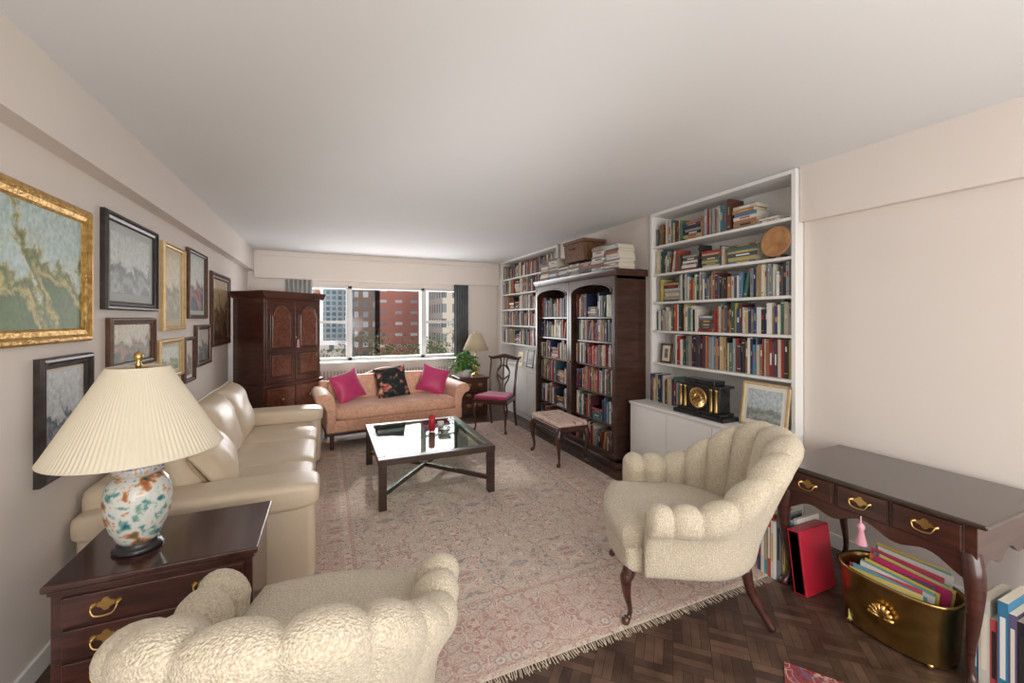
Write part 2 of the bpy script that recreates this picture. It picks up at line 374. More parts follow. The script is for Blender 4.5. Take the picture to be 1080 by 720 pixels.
def row(mb,y0,y1,z,hm,xf,dep,pal=PAL,holes=.05,hmin=.72,stacks=.05,wr=(.010,.031)):
    y=y0
    while y<y1-.015:
        q=random.random()
        if q<holes*.5: y+=random.uniform(.01,.025); continue
        if q<holes+stacks and y1-y>.28:
            flatstack(mb,xf+.01,dep*.9,y,.2,z,random.randint(5,9),hm,pal); y+=.21; continue
        if q<holes+stacks+.035 and y1-y>.12:
            h=.8*hm; a=random.uniform(.12,.2); w=random.uniform(.015,.025)
            upbook(mb,xf+.01,dep,y+math.sin(a)*h+.002,w,z+.001,h,random.choice(pal),lean=a); y+=math.sin(a)*h+w+.012; continue
        n=random.randint(1,5); c=random.choice(pal); h=random.uniform(hmin,.98)*hm; w=random.uniform(*wr)
        same=random.random()<.10
        for i in range(n):
            if not same: c=random.choice(pal); h=min(hm*.98,max(hmin*hm,h+random.uniform(-.04,.05))); w=random.uniform(*wr)
            if y+w>y1: break
            upbook(mb,xf+random.uniform(0,.02),dep,y,w-.001,z,h,c); y+=w

# ---------------------------------------------------------------- ROOM
box('floor',-1.4,3.5,-1.95,7.75,-.12,0,FLOOR)
box('ceiling',-1.4,3.5,-1.95,7.75,2.55,2.67,CEIL)
box('wall_left',-1.265,-1.115,-1.8,7.7,0,2.55,WALL)
box('wall_back',-1.265,3.35,-1.95,-1.8,0,2.55,WALL)
box('wall_right',3.05,3.35,-1.8,1.84,0,2.55,WALL)
boxes('wall_right_niche',[(3.25,3.35,1.84,7.7,0,2.55),(3.0,3.25,3.30,5.1,0,2.55),(3.0,3.25,7.22,7.5,0,2.55)],WALL)
boxes('wall_far',[(-1.115,-.45,7.5,7.7,0,2.55),(2.42,3.25,7.5,7.7,0,2.55),(-.45,2.42,7.5,7.7,0,.80),(-.45,2.42,7.5,7.7,2.05,2.55)],WALL)
box('trim_1',-1.115,-1.017,-1.8,7.5,2.234,2.55,WALL)
box('trim_2',3.0,3.05,-1.8,1.84,2.17,2.55,WALL)
box('trim_3',-1.017,3.0,7.4,7.5,2.13,2.55,WALL)
box('trim_4',-1.017,3.0,7.38,7.4,2.47,2.50,WALL,bevel=.004)
box('baseboard_left',-1.115,-1.1,-1.8,7.5,0,.09,WHITE,bevel=.004)
box('baseboard_right',3.035,3.05,-1.8,1.80,0,.09,WHITE,bevel=.004)
# window
W=grp('window_1')
fr=[]
z0,z1=.80,2.05
for a,b in ((-.45,-.40),(.32,.385),(1.545,1.61),(2.37,2.42)): fr.append((a,b,7.52,7.6,z0,z1))
fr+=[(-.45,2.42,7.52,7.6,z0,z0+.05),(-.45,2.42,7.52,7.6,z1-.05,z1)]
for a,b in ((-.40,.32),(1.61,2.37)):
    fr.append((a,b,7.53,7.58,1.42,1.465)); 
    fr+= [(a,a+.03,7.535,7.575,z0,z1),(b-.03,b,7.535,7.575,z0,z1)]
ALU=M('white_aluminium',(.62,.62,.60),rough=.4)
boxes('frame',fr,ALU,W,bevel=.004)
box('glass',-.42,2.40,7.555,7.559,.82,2.03,WINGL,W)
RC=grp('radiator_cover')
box('top',-.50,2.50,7.24,7.495,.765,.80,WHITE,RC,bevel=.006)
box('body',-.47,2.47,7.27,7.495,0,.765,WHITE,RC)
boxes('grille',[(-.4+.05*i,-.385+.05*i,7.262,7.27,.12,.66) for i in range(56)],M('grille_grey',(.45,.45,.43),rough=.5),RC)
def drape(name,x0,x1,y,z0,z1,mat,n=7,amp=.025):
    V=[];F=[];k=n*10
    for s in (0,1):
        for i in range(k+1):
            t=i/k
            V.append((x0+(x1-x0)*t,y+amp*math.sin(t*n*2*pi),z0 if s==0 else z1))
    for i in range(k): F.append((i,i+1,k+2+i,k+1+i))
    o=obj(name,V,F,mat,None,smooth=True); md=o.modifiers.new('s','SOLIDIFY'); md.thickness=.004; return o
drape('window_drape',-.60,-.22,7.44,.81,2.12,GREYL,6)
drape('window_drape',2.13,2.40,7.43,.81,2.12,GREYC,6)

# ---------------------------------------------------------------- EXTERIOR
EX=[('office_tower',-.6,2.9,75,90,-14,7.5,facade('glass_tower',(.55,.60,.60),(.12,.22,.26),.9,.9,.16,(.30,.42,.45))),
('brick_rowhouse',-9,-.9,52,60,-14,4.4,facade('salmon_brick',(.42,.18,.12),(.10,.10,.11),1.5,2.0,.40,(.5,.5,.48))),
('apartment_block',3.5,6.2,62,74,-14,12,facade('brown_brick',(.16,.11,.085),(.06,.07,.09),1.3,1.4,.30,(.40,.45,.47))),
('brick_tower',6.9,12.4,62,75,-14,8.2,facade('red_brick',(.33,.13,.10),(.55,.55,.53),2.2,1.6,.60,(.12,.13,.15))),
('stone_apartment_building',13.4,26,52,60,-14,7.0,facade('beige_stone',(.52,.47,.39),(.08,.09,.10),1.3,1.9,.38,(.24,.27,.28))),
('white_townhouse',-3.4,1.6,40,48,-14,-1.2,facade('white_brick',(.48,.45,.42),(.08,.09,.1),1.2,1.8,.40,(.2,.2,.2)))]
for n,x0,x1,y0,y1,a,b,m in EX:
    g=grp(n); box('facade',x0,x1,y0,y1,a,b,m,g); box('parapet',x0-.15,x1+.15,y0-.15,y1,b,b+.4,m,g)
box('street_ground',-60,80,8,140,-14.2,-14,M('asphalt',(.14,.14,.14),(.2,.2,.2),rough=.9))
BARK=M('bark',(.10,.07,.05),(.17,.12,.09),rough=.9)
TWIG=M('spring_foliage',(.08,.14,.05),(.24,.25,.11),scale=1.5,rough=.9)
def tree(name,x,y,z,h,seed,leaf=1):
    rnd=random.Random(seed); V=[];F=[]; LV=[];LF=[]
    def br(p,d,l,r,lv):
        q=p+d*l; m=(p+q)/2+Vector((rnd.uniform(-.1,.1),rnd.uniform(-.1,.1),0))*l
        v,f=sweepdata([p,m,q],[r,r*.8,r*.55],5); n=len(V); V.extend(v); F.extend(tuple(n+i for i in ff) for ff in f)
        if lv==0:
            for k in range(8*leaf):
                c=p+d*l*rnd.uniform(.2,1.1)+Vector((rnd.uniform(-.4,.4),rnd.uniform(-.4,.4),rnd.uniform(-.4,.4)))
                a=Vector((rnd.uniform(-1,1),rnd.uniform(-1,1),rnd.uniform(-1,1))).normalized()*.11; bb=a.cross(Vector((.3,.5,.8))).normalized()*.08
                n=len(LV); LV.extend([c-a,c+bb,c+a,c-bb]); LF.append((n,n+1,n+2,n+3))
            return
        for i in range(4 if lv>1 else 5):
            nd=(d+Vector((rnd.uniform(-1,1),rnd.uniform(-1,1),rnd.uniform(-.3,.6)))*.8).normalized()
            s=p+(q-p)*rnd.uniform(.45,1); br(s,nd,l*rnd.uniform(.5,.75),r*.5,lv-1)
    br(Vector((x,y,z)),Vector((0,0,1)),h*.45,.22,4)
    g=grp(name); obj('branches',V,F,BARK,g,smooth=True); obj('foliage',LV,LF,TWIG,g)
for i,(x,y,h) in enumerate(((5.0,35,15.9),(8.2,37,16.2),(2.2,34,14.6),(11,34,15.2),(-1.0,31,13.6),(6.6,30,13.9),(3.6,29,13.4))): tree('street_tree',x,y,-14,h,i+3)

# ---------------------------------------------------------------- RUG
RX,RY=(2.44+(-.30))/2,(1.62+5.65)/2; hx,hy=(2.44+.30)/2,(5.65-1.62)/2
rg=grp('oriental_area_rug',(RX,RY,0))
RUG=rug_mat('faded_persian',hx,hy,(.65,.555,.47),(.57,.43,.36),((.44,.19,.16),(.22,.26,.31),(.38,.18,.15)),(.45,.23,.19))
box('pile',-hx,hx,-hy,hy,0.0005,.008,RUG,rg)
V=[];F=[]
for s in (-1,1):
    for i in range(330):
        x=-hx+2*hx*i/330+random.uniform(-.002,.002); w=.0035; l=random.uniform(.03,.05); dx=random.uniform(-.015,.015); n=len(V)
        V+=[(x,s*hy,.007),(x+w,s*hy,.007),(x+w+dx,s*(hy+l),.0015),(x+dx,s*(hy+l),.0015)]; F.append((n,n+1,n+2,n+3))
obj('fringe',V,F,M('fringe_cotton',(.62,.54,.42),rough=.95),rg)
rg2=grp('small_oriental_rug',(1.84,.71,0),.6)
box('pile',-.25,.25,-.4,.4,.0005,.008,rug_mat('red_persian',.25,.4,(.25,.04,.04),(.18,.03,.03),((.5,.38,.3),(.08,.1,.2),(.55,.42,.33)),(.1,.05,.1),seed=3,bw=.2),rg2)

# ---------------------------------------------------------------- PICTURES
def picture(y0,y1,z0,z1,fm,fw,art,matm=None,mw=.05,name='framed_picture',x=-1.1148):
    g=grp(name,(x,(y0+y1)/2,(z0+z1)/2)); a=(y1-y0)/2; b=(z1-z0)/2
    prof=[(0,0),(0,.022),(fw*.15,.032),(fw*.35,.034),(fw*.55,.024),(fw*.85,.02),(fw,.012),(fw,.004)]
    V=[];F=[]
    for i,(ins,h) in enumerate(prof):
        for sy,sz in ((-1,-1),(1,-1),(1,1),(-1,1)): V.append((h,sy*(a-ins),sz*(b-ins)))
    for j in range(len(prof)-1):
        for k in range(4): q=(k+1)%4; F.append((j*4+k,j*4+q,(j+1)*4+q,(j+1)*4+k))
    obj('frame',V,F,fm,g)
    ia=a-fw*.9; ib=b-fw*.9
    if matm:
        box('mat_board',.003,.007,-ia,ia,-ib,ib,matm,g); ia-=mw+fw*.1; ib-=mw+fw*.1
        box('art',.007,.0085,-ia,ia,-ib,ib,art,g)
    else: box('art',.003,.008,-ia,ia,-ib,ib,art,g)
    return g
picture(1.90,2.80,1.39,2.035,GOLD,.065,LAND('landscape_oil',(.46,.58,.56),(.52,.42,.14),(.09,.15,.04),-.30,.30,5,2.2),name='framed_landscape_painting')
picture(2.94,3.70,1.55,2.10,BLACKF,.05,LAND('etching',(.56,.60,.57),(.36,.40,.38),(.14,.16,.15),-.25,.15,8,1.0),MATG,.05)
picture(3.82,4.32,1.41,2.07,GOLDL,.03,LAND('sepia_etching',(.62,.56,.40),(.42,.35,.22),(.24,.18,.10),-.25,.2,9,1.0),M('cream_mat',(.66,.60,.44),rough=.9),.06)
picture(4.42,5.02,1.50,2.12,BROWNF,.035,LAND('figure_print',(.50,.52,.46),(.50,.18,.10),(.05,.08,.12),-.25,.2,6,1.4),MATG,.04)
picture(5.22,6.10,1.20,2.00,BROWNF,.07,LAND('dark_engraving',(.50,.38,.22),(.32,.18,.09),(.07,.045,.03),-.35,.30,8,1.5))
picture(3.00,3.66,1.20,1.505,BROWNF,.04,LAND('red_brown_print',(.50,.44,.30),(.42,.19,.08),(.06,.09,.045),-.14,.12,9,1.5))
picture(3.74,4.27,1.04,1.345,GOLDL,.035,LAND('small_watercolour',(.55,.60,.52),(.44,.40,.16),(.12,.18,.06),-.15,.1,8,1.4),MATB,.03)
picture(4.31,4.62,.95,1.34,BROWNF,.03,LAND('portrait_print',(.55,.45,.3),(.35,.22,.12),(.12,.07,.04),-.15,.15,8),MATB,.03)
picture(4.66,5.18,1.05,1.44,BROWNF,.045,LAND('dark_print',(.4,.35,.28),(.2,.17,.12),(.05,.05,.04),-.15,.15,8),None)
picture(2.385,2.81,.79,1.33,BLACKF,.05,LAND('city_etching',(.50,.54,.55),(.26,.30,.34),(.05,.06,.08),-.22,.18,11,1.4),MATB,.02,name='framed_etching')

# ---------------------------------------------------------------- ARMOIRE
ang=math.atan2(.70,.714)
A=grp('mahogany_armoire',(-.692,5.75,0),ang)
w,dp=.87,.56
MAHR=M('armoire_mahogany',(.05,.016,.011),(.11,.037,.023),scale=4,rough=.3,stretch=(1,1,8),coat=.4,distort=1)
boxes('plinth',[(-.015,w+.015,-.015,dp,.06,.14)],MAHR,A,bevel=.01)
for i,(x,y) in enumerate(((0.05,.05),(w-.05,.05),(.05,dp-.05),(w-.05,dp-.05))): lathe('foot_%d'%i,[(.03,0),(.045,.02),(.045,.04),(.03,.065)],MAHR,A,mtx=T(x,y,0))
box('lower_case',0,w,0,dp,.14,.66,MAHR,A,bevel=.006)
box('waist_moulding',-.018,w+.018,-.018,dp,.66,.69,MAHR,A,bevel=.01)
box('upper_case',.012,w-.012,.012,dp,.69,1.77,MAHR,A,bevel=.005)
prism('cornice',[(-.0,1.75),(-.035,1.81),(-.045,1.84),(w+.045,1.84),(w+.035,1.81),(w,1.75)],'xz',-.04,dp,MAHR,A,bevel=.006)
def arch(x0,x1,z0,z1,ar,n=16):
    p=[(x0,z0),(x1,z0)]; cx=(x0+x1)/2; r=(x1-x0)/2
    p.append((x1,z1-ar))
    for k in range(n+1):
        a=pi*k/n; p.append((cx+r*.84*math.cos(a),z1-ar+ar*math.sin(a)))
    p.append((x0,z1-ar)); return p
for i in range(2):
    x0=.035+i*(w/2-.03); x1=x0+w/2-.04
    box('upper_door_%d'%i,x0,x1,-.006,.02,.72,1.73,MAHR,A,bevel=.004)
    for nm,za,zb_ in (('top',1.12,1.69),('low',.77,1.07)):
        if nm=='top':
            prism('door_panel_rim_%s_%d'%(nm,i),arch(x0+.045,x1-.045,za,zb_,.14),'xz',-.014,0,DARKW,A,bevel=.005)
            prism('door_panel_%s_%d'%(nm,i),arch(x0+.066,x1-.066,za+.02,zb_-.022,.125),'xz',-.022,0,BURL,A,bevel=.009)
        else:
            box('door_panel_rim_%s_%d'%(nm,i),x0+.045,x1-.045,-.014,0,za,zb_,DARKW,A,bevel=.005)
            box('door_panel_%s_%d'%(nm,i),x0+.066,x1-.066,-.022,0,za+.02,zb_-.02,BURL,A,bevel=.009)
    box('lower_door_%d'%i,x0,x1,-.018,.01,.36,.64,BURL,A,bevel=.006)
    box('bottom_drawer_%d'%i,x0,x1,-.018,.01,.16,.34,BURL,A,bevel=.006)
    for z in (.50,.25): lathe('knob_%d_%d'%(i,int(z*100)),[(0.001,.03),(.012,.028),(.014,.02),(.006,.01),(.006,0)],BRASS,A,mtx=T((x0+x1)/2,-.018,z)@R(pi/2,'X'))
lathe('escutcheon',[(.014,0),(.014,.004)],BRASS,A,mtx=T(w/2+.02,-.006,1.26)@R(pi/2,'X'))
lathe('tassel',[(.001,0),(.014,-.015),(.012,-.03),(.02,-.11),(.001,-.112)],PINK,A,mtx=T(w/2+.02,-.035,1.24))

# ---------------------------------------------------------------- BUILT-IN near
def builtin(name,y0,y1,xf,xb,zs,ztop,zb):
    g=grp(name); t=.022
    L=[(xf,xb,y0,y0+.03,zb,ztop),(xf,xb,y1-.03,y1,zb,ztop),(xf,xb,y0+.03,y1-.03,ztop-.03,ztop)]
    for z in zs: L.append((xf+.005,xb,y0+.03,y1-.03,z-t,z))
    boxes('carcass',L,WHITE,g,bevel=.002); box('back_panel',xb,xb+.01,y0,y1,zb,ztop,WHITE,g)
    return g
SH=[1.07,1.385,1.665,1.94,2.215]
B1=builtin('built_in_bookshelf',1.845,3.27,2.965,3.235,SH,2.545,.70)
box('lower_cabinet',2.72,3.235,1.845,3.27,0,.68,WHITE,B1); box('cabinet_top',2.70,3.235,1.845,3.27,.68,.70,WHITE,B1,bevel=.003)
boxes('cabinet_doors',[(2.708,2.72,1.86,2.315,.08,.66),(2.708,2.72,2.32,2.79,.08,.66),(2.708,2.72,2.795,3.25,.08,.66)],WHITE,B1,bevel=.003)
mb=MB()
DPAL=PAL+[(.02,.025,.05),(.30,.03,.03),(.02,.03,.06),(.015,.015,.015),(.05,.05,.06),(.25,.02,.03),(.03,.04,.1)]
LP=PAL+[(.7,.66,.55),(.5,.4,.3),(.6,.5,.35)]
row(mb,2.42,3.23,2.216,.24,3.0,.16,LP,holes=.05,stacks=.2,hmin=.6); 
flatstack(mb,3.0,.15,2.16,.22,2.216,7); upbook(mb,3.0,.16,2.385,.03,2.216,.26,(.12,.04,.03)); flatstack(mb,3.0,.15,1.98,.16,2.216,2)
row(mb,2.46,3.23,1.941,.248,3.0,.16,LP,holes=.03,stacks=.18,hmin=.65); flatstack(mb,3.0,.16,2.16,.27,1.941,6)
row(mb,1.88,3.23,1.666,.25,3.0,.16,LP,holes=.02,stacks=.05)
row(mb,1.88,2.55,1.386,.255,3.0,.16,DPAL,holes=.0,stacks=.0); row(mb,2.72,3.23,1.386,.255,3.0,.16,DPAL,holes=.0,stacks=0); flatstack(mb,3.0,.16,2.56,.15,1.386,6)
row(mb,1.88,2.98,1.071,.285,3.0,.16,DPAL,holes=.0,stacks=0,hmin=.8)
row(mb,2.80,3.22,.701,.27,2.90,.14,PAL,holes=0,stacks=0,wr=(.01,.02),hmin=.8)
mb.build('shelf_books')
def standpic(name,x,y,z,w,h,fm,art,rz=0,tilt=.12,mw=.03):
    g=grp(name,(x,y,z)); g.rotation_euler=(0,tilt,rz)
    t=.02
    boxes('frame',[(0,.015,-w/2,-w/2+t,0,h),(0,.015,w/2-t,w/2,0,h),(0,.015,-w/2,w/2,0,t),(0,.015,-w/2,w/2,h-t,h)],fm,g,bevel=.003)
    box('mat_board',.006,.014,-w/2+.01,w/2-.01,.01,h-.01,MATB,g); box('art',.003,.008,-w/2+t+mw,w/2-t-mw,t+mw,h-t-mw,art,g); return g
SEA=LAND('seascape_print',(.46,.52,.54),(.34,.36,.34),(.20,.22,.20),0.02,.22,7,.8)
standpic('standing_framed_print',2.89,2.04,.70,.36,.33,GOLDL,SEA,tilt=.14)
standpic('family_photo_frame',3.0,3.10,1.071,.14,.19,BROWNF,ART('small_photo',[(.1,.08,.06),(.4,.3,.2)],20),tilt=.1)
g=grp('decorative_plate',(2.985,1.99,1.941)); lathe('plate',[(.001,0),(.07,.001),(.105,.012),(.115,.014),(.105,.017),(.07,.006),(.001,.005)],M('orange_plate',(.33,.14,.06),(.52,.30,.12),scale=14,rough=.3),g,mtx=T(0,0,.117)@R(-pi/2+.12,'Y'))
boxes('stand',[(-.02,.05,-.05,-.04,0,.02),(-.02,.05,.04,.05,0,.02)],DARKW,g)
# mantel clock
C=grp('mantel_clock',(2.84,2.50,.70))
box('base',-.09,.09,-.25,.25,0,.035,BLACK,C,bevel=.006); box('plinth',-.075,.075,-.22,.22,.035,.06,BLACK,C,bevel=.005)
box('body',-.065,.065,-.19,.19,.06,.25,BLACK,C,bevel=.004); box('cornice',-.08,.08,-.22,.22,.25,.27,BLACK,C,bevel=.006); box('attic',-.06,.06,-.15,.15,.27,.305,BLACK,C,bevel=.006)
for i,y in enumerate((-.175,-.13,.13,.175)): lathe('column_%d'%i,[(.014,.065),(.011,.075),(.010,.23),(.014,.245)],BRASSA,C,mtx=T(-.072,y,0),seg=14)
CZ=.155
lathe('bezel',[(.084,0),(.088,.008),(.078,.014),(.074,.01)],BRASS,C,mtx=T(-.066,0,CZ)@R(-pi/2,'Y'),seg=36)
lathe('dial',[(.074,0),(.074,.009)],CREAM,C,mtx=T(-.066,0,CZ)@R(-pi/2,'Y'),seg=36)
lathe('dial_ring',[(.036,0),(.038,.0105),(.026,.0105)],BRASS,C,mtx=T(-.066,0,CZ)@R(-pi/2,'Y'),seg=30)
V=[];F=[]
for k in range(12):
    mm=T(-.0765,0,CZ)@R(k*pi/6,'X'); v=[mm@Vector(p) for p in bv(-.001,0,-.003,.003,.048,.066)]; n=len(V); V+=v; F+=[tuple(n+i for i in f) for f in BF]
for a,l in ((.9,.035),(-1.9,.058)):
    mm=T(-.078,0,CZ)@R(a,'X'); v=[mm@Vector(p) for p in bv(-.001,0,-.0025,.0025,-.01,l)]; n=len(V); V+=v; F+=[tuple(n+i for i in f) for f in BF]
obj('numerals_and_hands',V,F,BLACK,C)

# ---------------------------------------------------------------- BUILT-IN far
B2=builtin('built_in_bookshelf',5.12,7.2,2.965,3.235,SH,2.545,.74)
box('lower_cabinet',2.72,3.235,5.12,6.45,0,.72,WHITE,B2,bevel=.003); box('cabinet_top',2.70,3.235,5.12,6.47,.72,.74,WHITE,B2,bevel=.003)
boxes('cabinet_doors',[(2.708,2.72,5.14,5.56,.08,.70),(2.708,2.72,5.57,6.0,.08,.70),(2.708,2.72,6.01,6.43,.08,.70)],WHITE,B2,bevel=.003)
box('lower_cabinet_recess',2.975,3.235,6.47,7.2,0,.74,WHITE,B2)
mb=MB()
for z in SH: row(mb,5.16,7.16,z+.001,.26 if z<2 else .25,2.99,.16,LP if z>1.5 else DPAL,holes=.02,stacks=.06)
mb.build('shelf_books')
standpic('seascape_photo_frame',2.86,5.45,.74,.2,.26,BROWNF,SEA,tilt=.12); standpic('harbour_photo_frame',2.86,5.8,.74,.22,.28,BLACKF,SEA,tilt=.12); standpic('gilt_photo_frame',2.86,6.15,.74,.18,.22,GOLDL,SEA,tilt=.12)

# ---------------------------------------------------------------- DARK BOOKCASE
K=grp('mahogany_bookcase')
y0,y1,xf,xb,H=3.36,5.08,2.62,2.99,1.93
BKW=M('bookcase_mahogany',(.034,.015,.011),(.078,.034,.023),scale=4,rough=.3,stretch=(1,1,8),coat=.4,distort=1)
ym=(y0+y1)/2
zsb=[.10,.41,.71,1.0,1.26,1.52]
L=[(xf,xb,y0,y0+.03,0,H),(xf,xb,y1-.03,y1,0,H),(xf+.01,xb,ym-.015,ym+.015,.1,H),(xb-.01,xb,y0,y1,0,H),(xf,xb,y0,y1,H-.03,H),(xf,xb,y0,y1,.0,.10)]
for z in zsb[1:]: L.append((xf+.03,xb,y0+.03,y1-.03,z-.02,z))
boxes('case',L,BKW,K,bevel=.003)
prism('cornice',[(xf-.045,2.0),(xf-.04,1.975),(xf-.012,1.93),(xb,1.93),(xb,2.0)],'xz',y0-.035,y1+.02,BKW,K,bevel=.005)
box('base_moulding',xf-.02,xb,y0-.015,y1+.01,0,.07,BKW,K,bevel=.008)
st=.045
for i,(a,b) in enumerate(((y0,ym),(ym,y1))):
    boxes('door_stiles_%d'%i,[(xf-.018,xf,a+.004,a+.004+st,.10,H),(xf-.018,xf,b-.004-st,b-.004,.10,H),(xf-.018,xf,a+.049,b-.049,.10,.15)],BKW,K,bevel=.004)
    p=[(b-.049,H),(a+.049,H),(a+.049,H-.16)]; c=(a+b)/2; r=(b-a)/2-.049
    for k in range(1,20):
        t=pi-pi*k/20; yy=c+r*math.cos(t); zz=H-.16+.105*abs(math.sin(t))**.8
        p.append((yy,zz))
    p.append((b-.049,H-.16))
    prism('door_arch_%d'%i,p,'yz',xf-.018,xf,BKW,K,bevel=.003)
    pp=[(xf-.02,c+(r-.006)*math.cos(pi-pi*k/16),H-.165+.105*abs(math.sin(pi*k/16))**.8) for k in range(17)]
    sweep('arch_moulding_%d'%i,pp,.008,MAHR,K,seg=6,k=2)
    lathe('door_knob_%d'%i,[(.001,.022),(.01,.02),(.01,.012),(.005,0)],BRASS,K,mtx=T(xf-.018,(b-.025 if i==0 else a+.025),1.0)@R(-pi/2,'Y'),seg=12)
mb=MB()
for i,z in enumerate(zsb):
    hm=(.265 if i not in (3,4) else .235)
    for a,b in ((y0,ym),(ym,y1)):
        row(mb,a+.05,b-.05,z+.001,hm,xf+.035,.17,DPAL,holes=.03,stacks=.08,hmin=.66)
mb.build('bookcase_books')
mb=MB()
MAGP=[(.70,.68,.62),(.62,.58,.48),(.55,.53,.49),(.42,.28,.2),(.15,.2,.3),(.74,.72,.66),(.38,.1,.08),(.3,.3,.28),(.12,.12,.12)]
yy=3.37
for k in range(7):
    l=.235
    flatstack(mb,2.65,.2,yy,l,2.0,(14,15,7,6,6,14,12)[k],(.27,.29,.16,.15,.15,.27,.25)[k],MAGP); yy+=l+.005
mb.build('stacked_books')
WB=grp('wicker_hamper',(2.80,4.20,2.17))
prism('body',[(-.14,0),(.14,0),(.155,.21),(-.155,.21)],'xz',-.21,.21,CWICK,WB,bevel=.01); box('lid',-.165,.165,-.225,.225,.21,.25,CWICK,WB,bevel=.012)
sweep('handle',[(-.165,-.05,.15),(-.19,-.04,.13),(-.19,.04,.13),(-.165,.05,.15)],.006,DARKW,WB)

# ---------------------------------------------------------------- CREAM SOFA
F_=grp('cream_leather_sofa')
X0,X1,Y0,Y1=-1.095,-.06,2.56,4.98
box('base',X0+.03,X1-.08,Y0+.08,Y1-.08,.03,.30,LEATH,F_,bevel=.03,seg=3)
for i,(a,b) in enumerate(((Y0+.02,Y0+.27),(Y1-.27,Y1-.02))):
    box('arm_%d'%i,X0+.02,X1,a,b,.03,.53,LEATH,F_,bevel=.045,seg=4)
    sell('arm_roll_%d'%i,((X0+X1)/2+.01,(a+b)/2,.515),((X1-X0)/2+.012,.145,.078),.4,.25,LEATH,F_)
box('back',X0,X0+.24,Y0+.1,Y1-.1,.1,.68,LEATH,F_,bevel=.06,seg=4)
ln=(Y1-Y0-.54)/3
for i in range(3):
    yc=Y0+.27+ln*(i+.5)
    sell('seat_cushion_%d'%i,(-.50,yc,.375),(.42,ln/2+.004,.095),.35,.22,LEATH,F_)
    pillow('back_cushion_%d'%i,ln+.06,.52,.30,LEATH,F_,mtx=T(-.79,yc,.655)@R(-.30,'Y')@UPX,wr=.018,seed=i*3.1,pinch=.02,pw=4)
pillow('lumbar_cushion',.50,.40,.2,LEATH,F_,mtx=T(-.64,3.10,.63)@R(-.5,'Y')@R(.3,'X')@UPX,wr=.02,seed=9,pinch=.04)
for i,(x,y) in enumerate(((X0+.1,Y0+.1),(X1-.1,Y0+.1),(X0+.1,Y1-.1),(X1-.1,Y1-.1))): box('leg_%d'%i,x-.03,x+.03,y-.03,y+.03,0.009,.04,DARKW,F_)

# ---------------------------------------------------------------- BAIL HANDLE
def bail(name,parent,mtx,w=.08,mat=BRASS):
    pts=[(-w/2,-.012,0),(-w/2,-.02,-.006),(-w*.36,-.024,-.024),(0,-.024,-.029),(w*.36,-.024,-.024),(w/2,-.02,-.006),(w/2,-.012,0)]
    sweep(name+'_bail',pts,.0028,mat,parent,seg=8,mtx=mtx)
    bp=[]
    for k in range(24):
        a=2*pi*k/24; rr=1+.22*math.cos(4*a); bp.append((w*.42*math.cos(a)*rr*.8,.019*math.sin(a)*rr))
    prism(name+'_backplate',bp,'xz',-.003,0.001,mat,parent,mtx=mtx)
    for i,s in enumerate((-1,1)):
        lathe(name+'_rosette_%d'%i,[(.011,0),(.010,.005),(.006,.008),(.005,.014),(.001,.016)],mat,parent,seg=14,mtx=mtx@T(s*w/2,0,0)@R(pi/2,'X'))

# ---------------------------------------------------------------- END TABLE
E=grp('end_table_chest')
ex0,ex1,ey0,ey1=-.86,-.27,1.93,2.36
box('top',ex0-.02,ex1+.02,ey0-.02,ey1+.02,.575,.60,MAHOGT,E,bevel=.008,seg=3)
box('top_moulding',ex0-.008,ex1+.008,ey0-.008,ey1,.558,.575,MAHOG,E,bevel=.005)
box('case',ex0,ex1,ey0,ey1,.07,.56,MAHOG,E,bevel=.004)
box('base_moulding',ex0-.012,ex1+.012,ey0-.012,ey1,.05,.09,MAHOG,E,bevel=.006)
for i,(x,y) in enumerate(((ex0+.04,ey0+.04),(ex1-.04,ey0+.04),(ex0+.04,ey1-.04),(ex1-.04,ey1-.04))): box('bracket_foot_%d'%i,x-.045,x+.045,y-.045,y+.045,0,.055,MAHOG,E,bevel=.01)
for k in range(4):
    z=.10+k*.114
    box('drawer_%d'%k,ex0+.03,ex1-.03,ey0-.012,ey0+.01,z,z+.104,MAHOG,E,bevel=.005)
    for j,x in enumerate((-.71,-.42)): bail('handle_%d_%d'%(k,j),E,T(x,ey0-.012,z+.06),w=.07)

# ---------------------------------------------------------------- TABLE LAMP
TL=grp('porcelain_table_lamp',(-.68,2.10,.60))
lathe('foot',[(.075,0),(.08,.008),(.07,.02),(.06,.026),(.064,.035)],BLACK,TL)
lathe('jar',[(.058,.033),(.070,.05),(.088,.09),(.101,.14),(.106,.19),(.104,.23),(.094,.265),(.074,.288),(.062,.295)],PORC,TL,seg=40)
lathe('jar_collar',[(.064,.290),(.068,.294),(.080,.307),(.078,.332),(.045,.347),(.02,.352)],PORCB,TL)
lathe('cap',[(.072,.326),(.075,.330),(.070,.340),(.04,.352),(.012,.356)],BRASS,TL)
lathe('stem',[(.007,.34),(.007,.72)],BRASS,TL,seg=10)
V=[];F=[];sg=210
for j,(r,z) in enumerate(((.275,.385),(.264,.402),(.10,.705),(.098,.712))):
    for i in range(sg):
        a=2*pi*i/sg; rr=r*(1+(.0055 if j in(1,2) else .002)*math.cos(a*105)); V.append((rr*math.cos(a),rr*math.sin(a),z))
for j in range(3):
    for i in range(sg): q=(i+1)%sg; F.append((j*sg+i,j*sg+q,(j+1)*sg+q,(j+1)*sg+i))
o=obj('shade',V,F,LAMPSH,TL,smooth=False); md=o.modifiers.new('s','SOLIDIFY'); md.thickness=.003
boxes('spider',[(-.1,.1,-.003,.003,.70,.704),(-.003,.003,-.1,.1,.70,.704)],BRASS,TL)
lathe('finial',[(.006,.70),(.012,.72),(.006,.73),(.016,.745),(.014,.76),(.001,.775)],BRASSA,TL,seg=14)

